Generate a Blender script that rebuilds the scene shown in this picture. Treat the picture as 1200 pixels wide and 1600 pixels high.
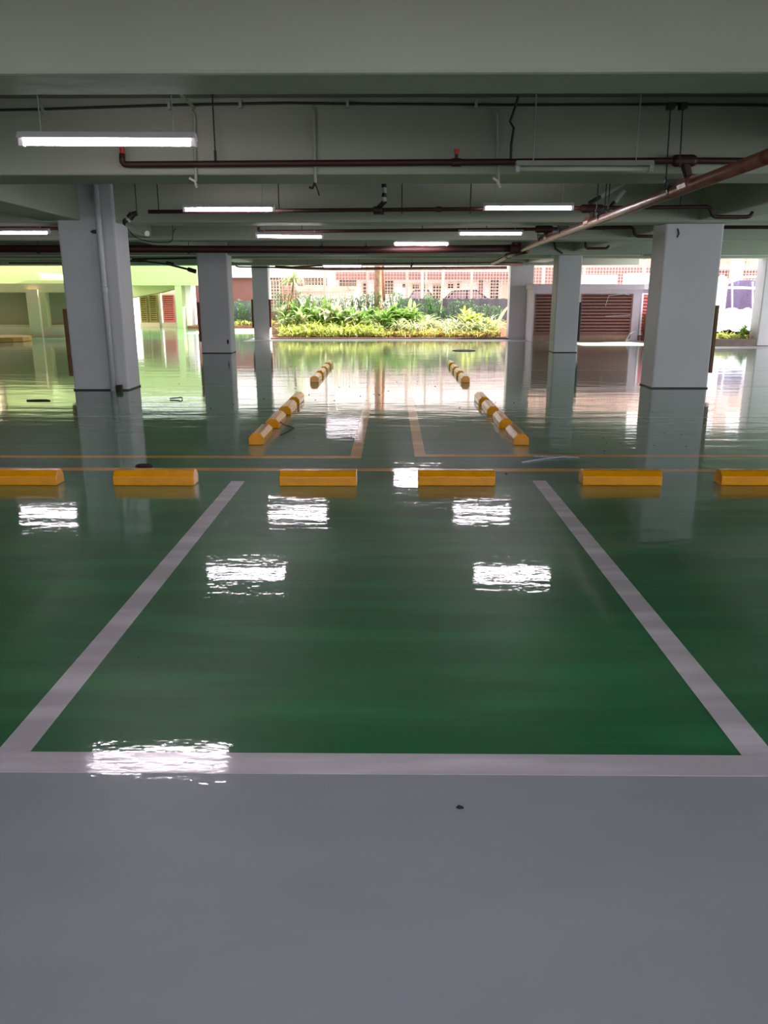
import bpy, math, random
from mathutils import Vector, Matrix
random.seed(7)
for o in list(bpy.data.objects): bpy.data.objects.remove(o)
SC = bpy.context.scene
COL = SC.collection
# ------------------------------------------------------------------ camera
F = 1230.0; CH = 1.45
TH = math.atan(337 / F); PSI = math.atan(12 * math.cos(TH) / F)
cam_d = bpy.data.cameras.new('camera'); cam = bpy.data.objects.new('camera', cam_d); COL.objects.link(cam)
cam.location = (0, 0, CH); cam.rotation_euler = (math.pi / 2 - TH, 0, PSI)
cam_d.sensor_fit = 'VERTICAL'; cam_d.sensor_height = 36; cam_d.sensor_width = 27; cam_d.lens = F / 1600 * 36
cam_d.clip_end = 300
SC.camera = cam
# ------------------------------------------------------------------ world, sun, exposure
W = bpy.data.worlds.new('world'); SC.world = W; W.use_nodes = True
W.node_tree.nodes['Background'].inputs[0].default_value = (0.93, 0.95, 1.0, 1)
W.node_tree.nodes['Background'].inputs[1].default_value = 2.7
sd = bpy.data.lights.new('sun', 'SUN'); sun = bpy.data.objects.new('sun', sd); COL.objects.link(sun)
sd.energy = 12.0; sd.angle = math.radians(1.0); sd.color = (1.0, 0.95, 0.86)
sun.rotation_euler = Vector((0.62, 0.2, 0.76)).to_track_quat('Z', 'Y').to_euler()
TUBE = 36.0
vs = SC.view_settings
vs.view_transform = 'Standard'; vs.look = 'None'; vs.gamma = 1.0; vs.use_curve_mapping = False
vs.exposure = 0.45
SC.cycles.max_bounces = 10; SC.cycles.diffuse_bounces = 6; SC.cycles.glossy_bounces = 5
SC.cycles.sample_clamp_indirect = 8.0
SC.cycles.use_denoising = True

# ------------------------------------------------------------------ survey helpers (offline measurements of the place)
_F = Vector((-math.sin(PSI) * math.cos(TH), math.cos(PSI) * math.cos(TH), -math.sin(TH)))
_R = Vector((math.cos(PSI), math.sin(PSI), 0)); _U = _R.cross(_F)
def _ray(x, y): return _F + _R * ((x - 600) / F) + _U * ((800 - y) / F)
def G(x, y, z=0.0):
    d = _ray(x, y); t = (z - CH) / d.z; return Vector((d.x * t, d.y * t, z))
def P(x, y, Y):
    d = _ray(x, y); t = Y / d.y; return Vector((d.x * t, Y, CH + d.z * t))

# ------------------------------------------------------------------ mesh helper
class MB:
    def __init__(s): s.v = []; s.f = []
    def box(s, x0, x1, y0, y1, z0, z1):
        if x0 > x1: x0, x1 = x1, x0
        if z0 > z1: z0, z1 = z1, z0
        b = len(s.v)
        s.v += [(x, y, z) for z in (z0, z1) for y in (y0, y1) for x in (x0, x1)]
        s.f += [(b, b+2, b+3, b+1), (b+4, b+5, b+7, b+6), (b, b+1, b+5, b+4), (b+2, b+6, b+7, b+3), (b, b+4, b+6, b+2), (b+1, b+3, b+7, b+5)]
        return s
    def bar(s, a, b_, w, h=None):
        a = Vector(a); b_ = Vector(b_); h = h or w; d = (b_ - a).normalized()
        up = Vector((0, 0, 1)) if abs(d.z) < .95 else Vector((0, 1, 0))
        r = d.cross(up).normalized() * w / 2; u = r.cross(d).normalized() * h / 2
        b = len(s.v)
        for p in (a, b_):
            for k in (-r-u, r-u, r+u, -r+u): s.v.append(tuple(p + k))
        s.f += [(b, b+3, b+2, b+1), (b+4, b+5, b+6, b+7)] + [(b+i, b+(i+1) % 4, b+4+(i+1) % 4, b+4+i) for i in range(4)]
        return s
    def prism(s, pts, axis, a0, a1):
        """pts: 2-D outline in the other two axes, extruded along axis"""
        b = len(s.v); n = len(pts)
        for a in (a0, a1):
            for (p, q) in pts:
                s.v.append({'x': (a, p, q), 'y': (p, a, q), 'z': (p, q, a)}[axis])
        s.f.append(tuple(range(b, b+n))); s.f.append(tuple(range(b+2*n-1, b+n-1, -1)))
        s.f += [(b+i, b+n+i, b+n+(i+1) % n, b+(i+1) % n) for i in range(n)]
        return s
    def tube(s, pts, r, n=10, cap=True):
        pts = [Vector(p) for p in pts]; rr = r if isinstance(r, (list, tuple)) else [r] * len(pts)
        b = len(s.v); m = len(pts); prev = None
        for i, p in enumerate(pts):
            d = (pts[min(i+1, m-1)] - pts[max(i-1, 0)]).normalized()
            if prev is None:
                ref = Vector((0, 0, 1)) if abs(d.z) < .9 else Vector((0, 1, 0)); u = d.cross(ref).normalized()
            else: u = (prev - d * prev.dot(d)).normalized()
            prev = u; w = d.cross(u)
            for k in range(n):
                t = 2 * math.pi * k / n; s.v.append(tuple(p + (u * math.cos(t) + w * math.sin(t)) * rr[i]))
        for i in range(m-1):
            for k in range(n):
                s.f.append((b+i*n+k, b+i*n+(k+1) % n, b+(i+1)*n+(k+1) % n, b+(i+1)*n+k))
        if cap: s.f.append(tuple(b+k for k in range(n-1, -1, -1))); s.f.append(tuple(b+(m-1)*n+k for k in range(n)))
        return s
    def ball(s, c, r, n=8, m=6, sc=(1, 1, 1)):
        pts = []; b = len(s.v)
        for i in range(m+1):
            a = math.pi * i / m
            for k in range(n):
                t = 2*math.pi*k/n
                s.v.append((c[0]+r*sc[0]*math.sin(a)*math.cos(t), c[1]+r*sc[1]*math.sin(a)*math.sin(t), c[2]+r*sc[2]*math.cos(a)))
        for i in range(m):
            for k in range(n): s.f.append((b+i*n+k, b+(i+1)*n+k, b+(i+1)*n+(k+1) % n, b+i*n+(k+1) % n))
        return s
    def build(s, name, m, parent=None, bevel=0, smooth=False, origin=None):
        v = s.v
        if origin is not None: v = [(a-origin[0], b-origin[1], c-origin[2]) for a, b, c in v]
        me = bpy.data.meshes.new(name); me.from_pydata(v, [], s.f); me.update()
        import bmesh
        bm = bmesh.new(); bm.from_mesh(me); bmesh.ops.recalc_face_normals(bm, faces=bm.faces) if s.closed else None
        bm.to_mesh(me); bm.free()
        if smooth:
            for p in me.polygons: p.use_smooth = True
        o = bpy.data.objects.new(name, me); me.materials.append(m); COL.objects.link(o)
        if origin is not None: o.location = origin
        if parent: o.parent = parent
        if bevel:
            md = o.modifiers.new('bevel', 'BEVEL'); md.width = bevel; md.segments = 2; md.limit_method = 'ANGLE'
        return o
    closed = True

def arc(pts, r=.06, n=4):
    """round the corners of a polyline"""
    pts = [Vector(p) for p in pts]; out = [pts[0]]
    for i in range(1, len(pts)-1):
        a, b, c = pts[i-1], pts[i], pts[i+1]
        p = b + (a-b).normalized()*min(r, (a-b).length*.45); q = b + (c-b).normalized()*min(r, (c-b).length*.45)
        for k in range(n+1):
            t = k/n; out.append(p*(1-t)**2 + b*2*t*(1-t) + q*t*t)
    out.append(pts[-1]); return out

def tag(o, label=None, cat=None, group=None, kind=None):
    if label: o['label'] = label
    if cat: o['category'] = cat
    if group: o['group'] = group
    if kind: o['kind'] = kind
    return o
def thing(name, loc, label, cat, group=None, rz=0):
    o = bpy.data.objects.new(name, None); COL.objects.link(o); o.empty_display_size = .2
    o.location = loc; o.rotation_euler = (0, 0, rz)
    return tag(o, label, cat, group)
def part(mb, name, m, root, **k):
    """mesh given in world coordinates, made local to its root empty"""
    loc = root.location.copy()
    if root.parent: loc = root.parent.location + loc
    mb.v = [tuple(Vector(v) - loc) for v in mb.v]
    return mb.build(name, m, root, **k)
def struct(mb, name, m, **k): return tag(mb.build(name, m, **k), kind='structure')

# ------------------------------------------------------------------ materials
def newmat(name):
    m = bpy.data.materials.new(name); m.use_nodes = True; nt = m.node_tree
    return m, nt, nt.nodes['Principled BSDF']
def lin(c):
    return tuple((x/255/12.92 if x/255 <= .04045 else ((x/255+.055)/1.055)**2.4) for x in c) + (1,)
def mat(name, rgb, rough=.6, var=.12, scale=3.0, bump=0.0, metal=0.0, spec=.5, dirt=None, transl=0.0):
    m, nt, p = newmat(name); N = nt.nodes; L = nt.links
    c = lin(rgb)
    p.inputs['Roughness'].default_value = rough; p.inputs['Metallic'].default_value = metal
    p.inputs['Specular IOR Level'].default_value = spec
    tc = N.new('ShaderNodeTexCoord'); no = N.new('ShaderNodeTexNoise'); no.inputs['Scale'].default_value = scale
    no.inputs['Detail'].default_value = 5; L.new(tc.outputs['Object'], no.inputs['Vector'])
    rp = N.new('ShaderNodeValToRGB'); e = rp.color_ramp.elements
    e[0].position = .3; e[1].position = .7
    d = dirt and lin(dirt) or tuple(x*(1-var) for x in c[:3]) + (1,)
    e[0].color = d; e[1].color = c
    if dirt: e[0].position = .33; e[1].position = .5
    L.new(no.outputs['Fac'], rp.inputs['Fac']); L.new(rp.outputs['Color'], p.inputs['Base Color'])
    if bump:
        n2 = N.new('ShaderNodeTexNoise'); n2.inputs['Scale'].default_value = scale*8; n2.inputs['Detail'].default_value = 4
        L.new(tc.outputs['Object'], n2.inputs['Vector'])
        b = N.new('ShaderNodeBump'); b.inputs['Distance'].default_value = bump; b.inputs['Strength'].default_value = 1
        L.new(n2.outputs['Fac'], b.inputs['Height']); L.new(b.outputs['Normal'], p.inputs['Normal'])
    if transl:
        t = N.new('ShaderNodeBsdfTranslucent'); L.new(rp.outputs['Color'], t.inputs['Color'])
        mx = N.new('ShaderNodeMixShader'); mx.inputs[0].default_value = transl
        L.new(p.outputs[0], mx.inputs[1]); L.new(t.outputs[0], mx.inputs[2])
        L.new(mx.outputs[0], N['Material Output'].inputs['Surface'])
    return m
def emat(name, rgb, s):
    m, nt, p = newmat(name); p.inputs['Base Color'].default_value = (.8, .8, .8, 1)
    p.inputs['Emission Color'].default_value = lin(rgb); p.inputs['Emission Strength'].default_value = s
    return m

def epoxy(name, base, rough=.035, grey=None):
    """glossy self-levelled epoxy with gentle roller waves; world coordinates so that paint and lines share the waves"""
    m, nt, p = newmat(name); N = nt.nodes; L = nt.links
    ge = N.new('ShaderNodeNewGeometry')
    def noise(scale, detail, vec=None, stretch=(1, 1, 1)):
        mp = N.new('ShaderNodeMapping'); mp.inputs['Scale'].default_value = stretch
        L.new(ge.outputs['Position'], mp.inputs['Vector'])
        n = N.new('ShaderNodeTexNoise'); n.inputs['Scale'].default_value = scale; n.inputs['Detail'].default_value = detail
        L.new(mp.outputs['Vector'], n.inputs['Vector']); return n.outputs['Fac']
    def math_(op, a, b, cl=False):
        q = N.new('ShaderNodeMath'); q.operation = op; q.use_clamp = cl
        for i, x in enumerate((a, b)):
            if isinstance(x, (int, float)): q.inputs[i].default_value = x
            else: L.new(x, q.inputs[i])
        return q.outputs[0]
    def mixc(f, a, b):
        q = N.new('ShaderNodeMix'); q.data_type = 'RGBA'
        if isinstance(f, (int, float)): q.inputs[0].default_value = f
        else: L.new(f, q.inputs[0])
        for i, x in ((6, a), (7, b)):
            if isinstance(x, tuple): q.inputs[i].default_value = x
            else: L.new(x, q.inputs[i])
        return q.outputs[2]
    big = noise(1.9, 2, stretch=(.35, 1.35, 1)); mid = noise(4.0, 3, stretch=(.45, 1.3, 1)); rip = noise(13.0, 3, stretch=(.5, 1.2, 1)); fine = noise(45, 2); scr = noise(2.2, 8, stretch=(.35, 2.2, 1))
    c = lin(base)
    worn = math_('MULTIPLY', math_('SUBTRACT', scr, .46), 6.0, True)
    cc = mixc(worn, tuple(x*.72 for x in c[:3])+(1,), c)
    if grey:
        sp = N.new('ShaderNodeSeparateXYZ'); L.new(ge.outputs['Position'], sp.inputs[0])
        g = lin(grey); gg = mixc(mid, tuple(x*.9 for x in g[:3])+(1,), tuple(x*1.08 for x in g[:3])+(1,))
        edge = math_('GREATER_THAN', sp.outputs['Y'], 2.2)
        cc = mixc(edge, gg, cc)
    L.new(cc, p.inputs['Base Color'])
    r = math_('ADD', rough, math_('MULTIPLY', math_('SUBTRACT', mid, .5), .06))
    L.new(math_('MAXIMUM', r, .02), p.inputs['Coat Roughness']); p.inputs['Roughness'].default_value = .38
    p.inputs['IOR'].default_value = 1.5; p.inputs['Specular IOR Level'].default_value = .26
    p.inputs['Coat Weight'].default_value = 1.0; p.inputs['Coat IOR'].default_value = 1.5
    h = math_('ADD', math_('MULTIPLY', big, .0038), math_('ADD', math_('MULTIPLY', mid, .0014), math_('ADD', math_('MULTIPLY', rip, .0007), math_('MULTIPLY', fine, .00016))))
    b = N.new('ShaderNodeBump'); b.inputs['Strength'].default_value = 1; b.inputs['Distance'].default_value = 1.0
    L.new(h, b.inputs['Height']); L.new(b.outputs['Normal'], p.inputs['Normal']); L.new(b.outputs['Normal'], p.inputs['Coat Normal'])
    return m

M = {}
M['floor'] = epoxy('green_epoxy', (46, 132, 84), grey=(168, 177, 186))
M['white_line'] = epoxy('white_line_paint', (244, 240, 250), rough=.09)
M['yellow_line'] = epoxy('yellow_line_paint', (255, 184, 44), rough=.08)
M['thin_line'] = epoxy('pale_line_paint', (150, 175, 160), rough=.08)
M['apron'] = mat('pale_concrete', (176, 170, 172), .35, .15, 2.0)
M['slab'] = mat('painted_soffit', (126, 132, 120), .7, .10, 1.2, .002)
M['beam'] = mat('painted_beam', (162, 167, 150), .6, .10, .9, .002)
M['column'] = mat('painted_column', (196, 196, 200), .55, .08, 1.5, .002)
M['column_white'] = mat('white_column', (222, 216, 222), .6, .08, 2.0, .002)
M['guard'] = mat('brown_rubber', (112, 76, 34), .6, .2, 8)
M['guard_red'] = mat('rust_guard', (128, 62, 44), .6, .2, 8)
M['stop'] = mat('yellow_stop_paint', (238, 160, 10), .15, .12, 9.0, .0012)
M['red_pipe'] = mat('dark_red_pipe', (62, 26, 24), .55, .2, 6)
M['main_pipe'] = mat('brown_pipe', (150, 96, 84), .33, .3, 5, dirt=(118, 62, 54))
M['black'] = mat('black_steel', (38, 38, 36), .5, .2, 9)
M['conduit'] = mat('painted_conduit', (176, 180, 170), .5, .1, 5)
M['white_pvc'] = mat('white_pvc', (210, 208, 198), .35, .08, 5)
M['housing'] = mat('lamp_housing', (214, 210, 214), .35, .05, 5)
M['tube'] = emat('lit_tube', (255, 240, 250), TUBE)
M['tube_far'] = emat('lit_tube_far', (255, 240, 250), 14.0)
M['dead_tube'] = mat('unlit_tube', (190, 195, 182), .2, .03, 5)
M['cable'] = mat('cable', (52, 52, 48), .6, .2, 9)
M['red_cap'] = mat('red_sprinkler', (200, 40, 30), .4, .1, 9)
M['curb'] = mat('brown_kerb', (120, 96, 92), .8, .3, 3, .01)
M['curb_conc'] = mat('concrete_kerb', (150, 132, 122), .85, .3, 3, .01)
M['soil'] = mat('soil', (140, 92, 66), .95, .4, 6, .03)
M['ground'] = mat('yard_paving', (205, 195, 188), .9, .2, .7)
M['shaft'] = mat('shaft_plaster', (208, 196, 208), .8, .10, 2, .003)
M['shaft_base'] = mat('shaft_base', (168, 138, 122), .85, .25, 3, .01)
M['louvre'] = mat('brown_louvre', (138, 92, 84), .5, .1, 5)
M['louvre_olive'] = mat('olive_louvre', (150, 128, 70), .6, .1, 5)
M['louvre_red'] = mat('red_louvre', (232, 120, 120), .5, .1, 5)
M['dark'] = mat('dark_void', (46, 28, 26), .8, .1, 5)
M['green_wall'] = mat('pale_green_plaster', (176, 192, 134), .75, .06, .8)
M['tan_wall'] = mat('tan_plaster', (206, 196, 152), .8, .1, .8)
M['pink_wall'] = mat('pinkish_plaster', (226, 204, 176), .8, .08, .8)
M['panel'] = mat('grey_panel', (160, 148, 126), .7, .08, 1)
M['yellow_kerb'] = mat('yellow_kerb_paint', (214, 170, 70), .5, .15, 3)
M['house'] = mat('white_facade', (250, 246, 244), .9, .08, .6)
M['house_cream'] = mat('cream_facade', (240, 220, 196), .9, .08, .6)
M['house_red'] = mat('red_brown_band', (150, 100, 94), .8, .2, 1.5)
M['mottled'] = mat('mottled_upper_wall', (206, 166, 138), .95, .3, .9, .01, dirt=(160, 108, 84))
M['awning'] = mat('pink_awning', (226, 190, 176), .8, .1, 1)
M['glass'] = mat('dark_window', (70, 40, 40), .15, .1, 3)
M['win_frame'] = mat('window_frame', (226, 196, 170), .6, .1, 3)
M['fence'] = mat('fence_wire', (236, 214, 206), .5, .1, 4)
M['post'] = mat('fence_post', (232, 208, 196), .6, .15, 4)
M['wood'] = mat('trunk_bark', (186, 140, 116), .85, .3, 5, .02, dirt=(150, 104, 84))
M['tarp'] = mat('grey_tarp', (112, 106, 118), .6, .12, 2, .01)
M['purple'] = mat('purple_tarp', (128, 114, 152), .5, .2, 2, .02)
M['plastic'] = mat('white_plastic_sheet', (186, 194, 206), .25, .12, 4, .02)
M['tank'] = mat('white_tank', (240, 240, 240), .4, .05, 3)
M['car'] = mat('dark_car', (64, 54, 62), .25, .2, 3)
M['car_glass'] = mat('car_glass', (150, 130, 140), .08, .1, 3)
M['car_white'] = mat('white_car', (225, 220, 225), .3, .05, 3)
M['stone'] = mat('weathered_slab', (226, 214, 196), .9, .3, 3, .01, dirt=(176, 150, 120))
M['leaf_bright'] = mat('leaf_bright', (152, 194, 92), .35, .5, 3, transl=.3)
M['leaf_yellow'] = mat('leaf_yellow', (216, 226, 120), .4, .45, 4, transl=.3)
M['leaf_pale'] = mat('leaf_pale', (226, 232, 184), .35, .4, 3, transl=.25)
M['leaf_dark'] = mat('leaf_dark', (104, 150, 90), .45, .4, 3, transl=.35)
M['leaf_dry'] = mat('leaf_dry', (206, 150, 110), .7, .3, 3, transl=.3)
M['debris'] = mat('dry_debris', (54, 42, 30), .8, .3, 30)
M['drain'] = mat('drain_iron', (70, 60, 56), .6, .2, 8)

# ================================================================== STRUCTURE
BZ = 2.55; SZ = 3.2
f = MB(); f.box(-17, 14, -16, 24.2, -.2, 0); f.box(-17, 8.4, 24.2, 26.75, -.2, 0); f.box(-17, -4.95, 26.75, 42, -.2, 0)
struct(f, 'floor', M['floor'])
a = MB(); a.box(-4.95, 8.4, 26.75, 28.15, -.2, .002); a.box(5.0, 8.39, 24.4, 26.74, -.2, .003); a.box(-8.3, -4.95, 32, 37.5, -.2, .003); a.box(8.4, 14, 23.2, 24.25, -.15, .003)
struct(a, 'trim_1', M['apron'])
g = MB(); g.box(-45, 45, 28.15, 75, -.4, -.21); struct(g, 'ground', M['ground'])
struct(MB().box(-2.6, 7.5, 36.2, 41.9, -.3, .3), 'raised_yard', M['ground'])
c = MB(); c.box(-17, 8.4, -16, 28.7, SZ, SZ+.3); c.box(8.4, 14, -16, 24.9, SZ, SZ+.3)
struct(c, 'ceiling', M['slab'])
w = MB(); w.box(-17.25, -17, -16, 42, -.2, 3.5); struct(w, 'wall_left', M['pink_wall'])

def column(x0, x1, y0, d, m, guards, label):
    t = thing('concrete_column', ((x0+x1)/2, y0+d/2, 0), label, 'column', 'square concrete columns of the car park')
    part(MB().box(x0, x1, y0, y0+d, -.02, SZ+.02), 'shaft', m, t, bevel=.03)
    if y0 < 27: part(MB().box(x0-.004, x1+.004, y0-.004, y0+d+.004, 0, .02), 'base_joint', M['cable'], t)
    for side, gm, z0, z1 in guards:
        b = MB()
        if side < 0: b.box(x0-.055, x0-.0, y0+.0, y0+.12, z0, z1)
        else: b.box(x1, x1+.055, y0+.0, y0+.12, z0, z1)
        part(b, 'corner_guard', M[gm], t, bevel=.008)
    return t
L1 = column(-5.08, -4.20, 12.62, .62, M['column'], [(-1, 'guard', .22, 1.26)], 'large grey-painted column at left with white drain pipe running down it')
R1 = column(4.24, 5.15, 12.96, .62, M['column'], [(1, 'guard', .25, 1.31)], 'large bluish grey column at right with brown corner guard on its right edge')
L2 = column(-5.0, -4.22, 21.1, .62, M['column'], [(-1, 'guard_red', .3, 1.3)], 'middle column of the left row, grey with small dark dent near its foot')
R2 = column(4.31, 4.94, 21.43, .62, M['column'], [(1, 'black', .3, 1.3)], 'slim greenish column of the right row standing before brown louvres')
L3 = column(-4.8, -4.24, 28.1, .5, M['column_white'], [(-1, 'guard_red', .4, 1.35), (1, 'guard_red', .4, 1.35)], 'farthest left column at the end of the planted kerb with two rust guards')
R3 = column(4.07, 4.88, 28.2, .5, M['column_white'], [], 'farthest right column, pale and stained, between the planting and brown louvres')
RR = column(10.99, 11.9, 24.29, .6, M['column_white'], [], 'pale column at the right frame edge beside the plastic sheeting')
# dent on L2, dark vent mouth on L1, scar on R1
pp = P(356, 534, 21.1); part(MB().ball(pp, .06, sc=(.45, .1, 1.1)), 'dent', M['debris'], L2)
pp = P(149, 362, 12.62); part(MB().ball(pp, .075, 12, 8, sc=(1, .15, .4)), 'pipe_sleeve', M['cable'], L1)
b = MB(); b.tube([P(1059, 357, 12.95), P(1061, 365, 12.95), P(1058, 371, 12.95)], .012, 6); part(b, 'anchor_scar', M['cable'], R1)

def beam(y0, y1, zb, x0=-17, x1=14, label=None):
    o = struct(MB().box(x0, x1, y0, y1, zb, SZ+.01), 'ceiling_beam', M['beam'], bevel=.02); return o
beam(-8.3, -7.7, 2.55); beam(-4.3, -3.7, 2.55); beam(-.1, .5, 2.55)
beam(4.48, 4.92, 2.55); beam(7.92, 8.55, 2.545); beam(12.68, 13.22, 2.53); beam(16.3, 16.8, 2.51)
beam(21.2, 21.7, 2.47); beam(24.2, 24.6, 2.52); beam(28.05, 28.6, 2.47, -17, 8.4)
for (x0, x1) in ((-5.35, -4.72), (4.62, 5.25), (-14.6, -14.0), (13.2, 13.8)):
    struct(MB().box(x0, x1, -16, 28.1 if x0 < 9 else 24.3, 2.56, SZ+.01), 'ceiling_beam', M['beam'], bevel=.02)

# ================================================================== FLOOR MARKINGS
def line(m, x0, x1, y0, y1, label, cat='floor marking', group=None, name='painted_line'):
    o = MB().box(x0, x1, y0, y1, 0, .0012).build(name, M[m], origin=((x0+x1)/2, (y0+y1)/2, 0))
    return tag(o, label, cat, group)
line('white_line', -1.30, -1.19, 2.285, 6.23, 'white bay line running away on the left side of the near green bay')
line('white_line', 1.15, 1.26, 2.285, 6.27, 'white bay line running away on the right side of the near green bay')
line('white_line', -6.4, 6.4, 2.17, 2.285, 'broad white line across the front where green floor meets grey lane')
line('yellow_line', -9, 9, 6.62, 6.73, 'yellow line right across the floor just behind the front wheel stops')
line('yellow_line', -9, -.28, 7.18, 7.28, 'yellow cross line at left, second behind the front wheel stops')
line('yellow_line', .22, 9, 7.27, 7.37, 'yellow cross line at right, second behind the front wheel stops')
line('yellow_line', -.385, -.28, 7.28, 17.0, 'left of the two yellow lines running away down the middle')
line('yellow_line', .22, .325, 7.37, 17.0, 'right of the two yellow lines running away down the middle')
for s, x0, x1, dx in (('left', -9, -1.75, 0), ('right', 1.75, 9, .0)):
    for y, nm in ((9.75, 'nearest'), (13.2, 'second'), (16.2, 'third')):
        line('thin_line', x0, x1, y, y+.05, 'pale bay line crossing the %s half of the far floor, %s of three' % (s, nm))

# ================================================================== WHEEL STOPS
def stop_mesh(l=.62, w=.155, h=.115, c=.042):
    pts = [(-w/2, 0), (w/2, 0), (w/2, h-c), (w/2-c, h), (-w/2+c, h), (-w/2, h-c)]
    return MB().prism(pts, 'x', -l/2, l/2)
stop0 = None
def stop(x, y, rz, label, group, l=.62):
    global stop0
    if stop0 is None:
        stop0 = stop_mesh().build('wheel_stop', M['stop'], bevel=.008); o = stop0
    else: o = stop0.copy(); COL.objects.link(o)
    o.location = (x, y, 0); o.rotation_euler = (0, 0, rz + random.uniform(-.004, .004)); o.scale = (l/.62, 1, 1)
    return tag(o, label, 'wheel stop', group)
gf = 'yellow wheel stops across the front bays'
stop(-2.965, 6.14, 0, 'yellow wheel stop cut off by the left frame edge', gf)
stop(-1.885, 6.14, 0, 'yellow wheel stop left of the left white bay line', gf, .645)
stop(-.58, 6.14, 0, 'yellow wheel stop at the bay end beside the left white line', gf, .61)
stop(.52, 6.16, 0, 'yellow wheel stop at the bay end left of the right white line, near lamp glare', gf, .61)
stop(1.835, 6.18, 0, 'yellow wheel stop right of the right white bay line', gf, .63)
stop(2.93, 6.19, 0, 'yellow wheel stop cut off by the right frame edge', gf)
ords = ['nearest', 'second', 'third', 'fourth', 'fifth', 'sixth', 'seventh', 'farthest']
for side, xs in (('left', (-1.365, -1.355, -1.345, -1.345, -1.34, -1.34, -1.34, -1.34)), ('right', (1.31, 1.30, 1.285, 1.28, 1.285, 1.285, 1.28, 1.28))):
    for i, (x, y) in enumerate(zip(xs, (7.84, 8.87, 9.92, 10.85, 13.8, 14.82, 15.72, 16.72))):
        stop(x, y+.32, math.pi/2, 'end-on yellow wheel stop, %s in the %s row running away from the camera' % (ords[i], side), 'yellow wheel stops in the %s receding row' % side)

# ================================================================== LAMPS
def lamp(xa, xb, Y, z, lit, label, tilt=0.0, rods=True, zc=SZ, thick=1.0):
    cx = (xa+xb)/2; Lh = (xb-xa)/2
    t = thing('fluorescent_lamp', (cx, Y, z), label, 'ceiling lamp', 'hanging fluorescent lamps'); t.rotation_euler = (0, tilt, 0)
    hm = M['housing'] if lit else M['conduit']; h = MB(); prof = [(-.03, .065), (.03, .065), (.06, .022), (.055, .02), (.02, .03), (-.02, .03), (-.055, .02), (-.06, .022)]
    h.prism([(p*thick, q) for p, q in prof], 'x', -Lh, Lh); h.build('housing', hm, t)
    tb = MB(); tb.tube([(-Lh+.03, 0, -.002), (Lh-.03, 0, -.002)], .021*thick, 12); tb.build('tube', M[('tube' if Y < 20 else 'tube_far') if lit else 'dead_tube'], t, smooth=True)
    for s in (-1, 1):
        MB().box(s*(Lh-.032), s*(Lh+.004), -.024, .024, -.03, .062).build('end_cap', hm, t, bevel=.004)
        if rods: MB().tube([(s*Lh*.75, 0, .06), (s*Lh*.75, 0, zc-z)], .005, 6).build('hanging_rod', M['conduit'], t)
    return t
lA = lamp(-2.66, -1.40, 6.1, 2.51, True, 'big lit fluorescent lamp at upper left, nearest the camera', .006)
lamp(-2.79, -1.57, 11.2, 2.57, True, 'lit fluorescent lamp left of centre before the third beam')
lamp(1.22, 2.42, 11.22, 2.585, True, 'lit fluorescent lamp right of centre before the third beam')
lamp(-2.31, -1.17, 14.13, 2.43, True, 'lit fluorescent lamp left of centre behind the third beam', .012)
lamp(.04, 1.18, 17.2, 2.50, True, 'brightest small lamp at the centre above the thick red pipe', thick=1.5)
lamp(1.16, 2.28, 14.5, 2.50, True, 'lit fluorescent lamp right of centre behind the third beam, beside a dark junction')
lamp(-7.0, -5.86, 14.2, 2.50, True, 'lit fluorescent lamp at the left frame edge beside the large left column')
lamp(-1.96, -.84, 23.3, 2.27, True, 'far lit fluorescent lamp hanging low before the planting', thick=1.2)
pd0 = P(806, 264, 7.45); pd1 = P(1019, 268, 7.45)
lamp(pd0.x, pd1.x, 7.45, pd0.z, False, 'unlit fluorescent lamp with grey tube under the front red pipe', rods=True)
q0 = P(400, 401, 24.9); q1 = P(455, 401, 24.9)
lamp(q0.x, q1.x, 24.9, q0.z-.02, False, 'unlit thin lamp above the farthest left column')
q0 = P(1002, 399, 20.2); lamp(q0.x, q0.x+1.2, 20.2, q0.z, False, 'unlit lamp half hidden behind the large right column')
# unseen lamps of the hall, some added to brighten the near floor
for x, y in ((-2.0, -2.0), (2.2, -2.0), (-2.0, -6.0), (2.2, -6.0), (0, 1.7), (0, -.6), (-4.0, .9), (4.0, .9)):
    lamp(x-.6, x+.6, y, 2.62, True, 'unseen lit fluorescent lamp near the camera, for light on the near floor')
# flex looping over the big lamp
k = lA.location
b = MB(); b.tube([P(232, 206, 6.1), P(237, 202, 6.1), P(246, 200, 6.1), P(256, 203, 6.1), P(264, 206, 6.1)], .006, 6)
part(b, 'flex', M['conduit'], lA)

# ================================================================== PIPES
XM = 2.74
def pipe(pts, r, m, label, name='sprinkler_pipe', cat='pipe', bend=.06):
    p0 = pts[0]; t = thing(name, p0, label, cat)
    part(MB().tube(arc(pts, bend), r, 12), 'pipe', m, t, smooth=True); return t
def coupling(t, c, ax, r, l, m):
    c = Vector(c); a = Vector(ax).normalized()*l/2
    part(MB().tube([c-a, c-a*.8, c+a*.8, c+a], [r*.85, r, r, r*.85], 12), 'coupling', m, t)
def rod(t, x, y, z0, z1=SZ, r=.007, m=None): part(MB().tube([(x, y, z0), (x, y, z1)], r, 6), 'hanger_rod', m or M['black'], t)
def clamp(t, c, ax, r):
    c = Vector(c); a = Vector(ax).normalized()*.02; part(MB().tube([c-a, c+a], r, 12), 'clamp', M['black'], t)

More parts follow.
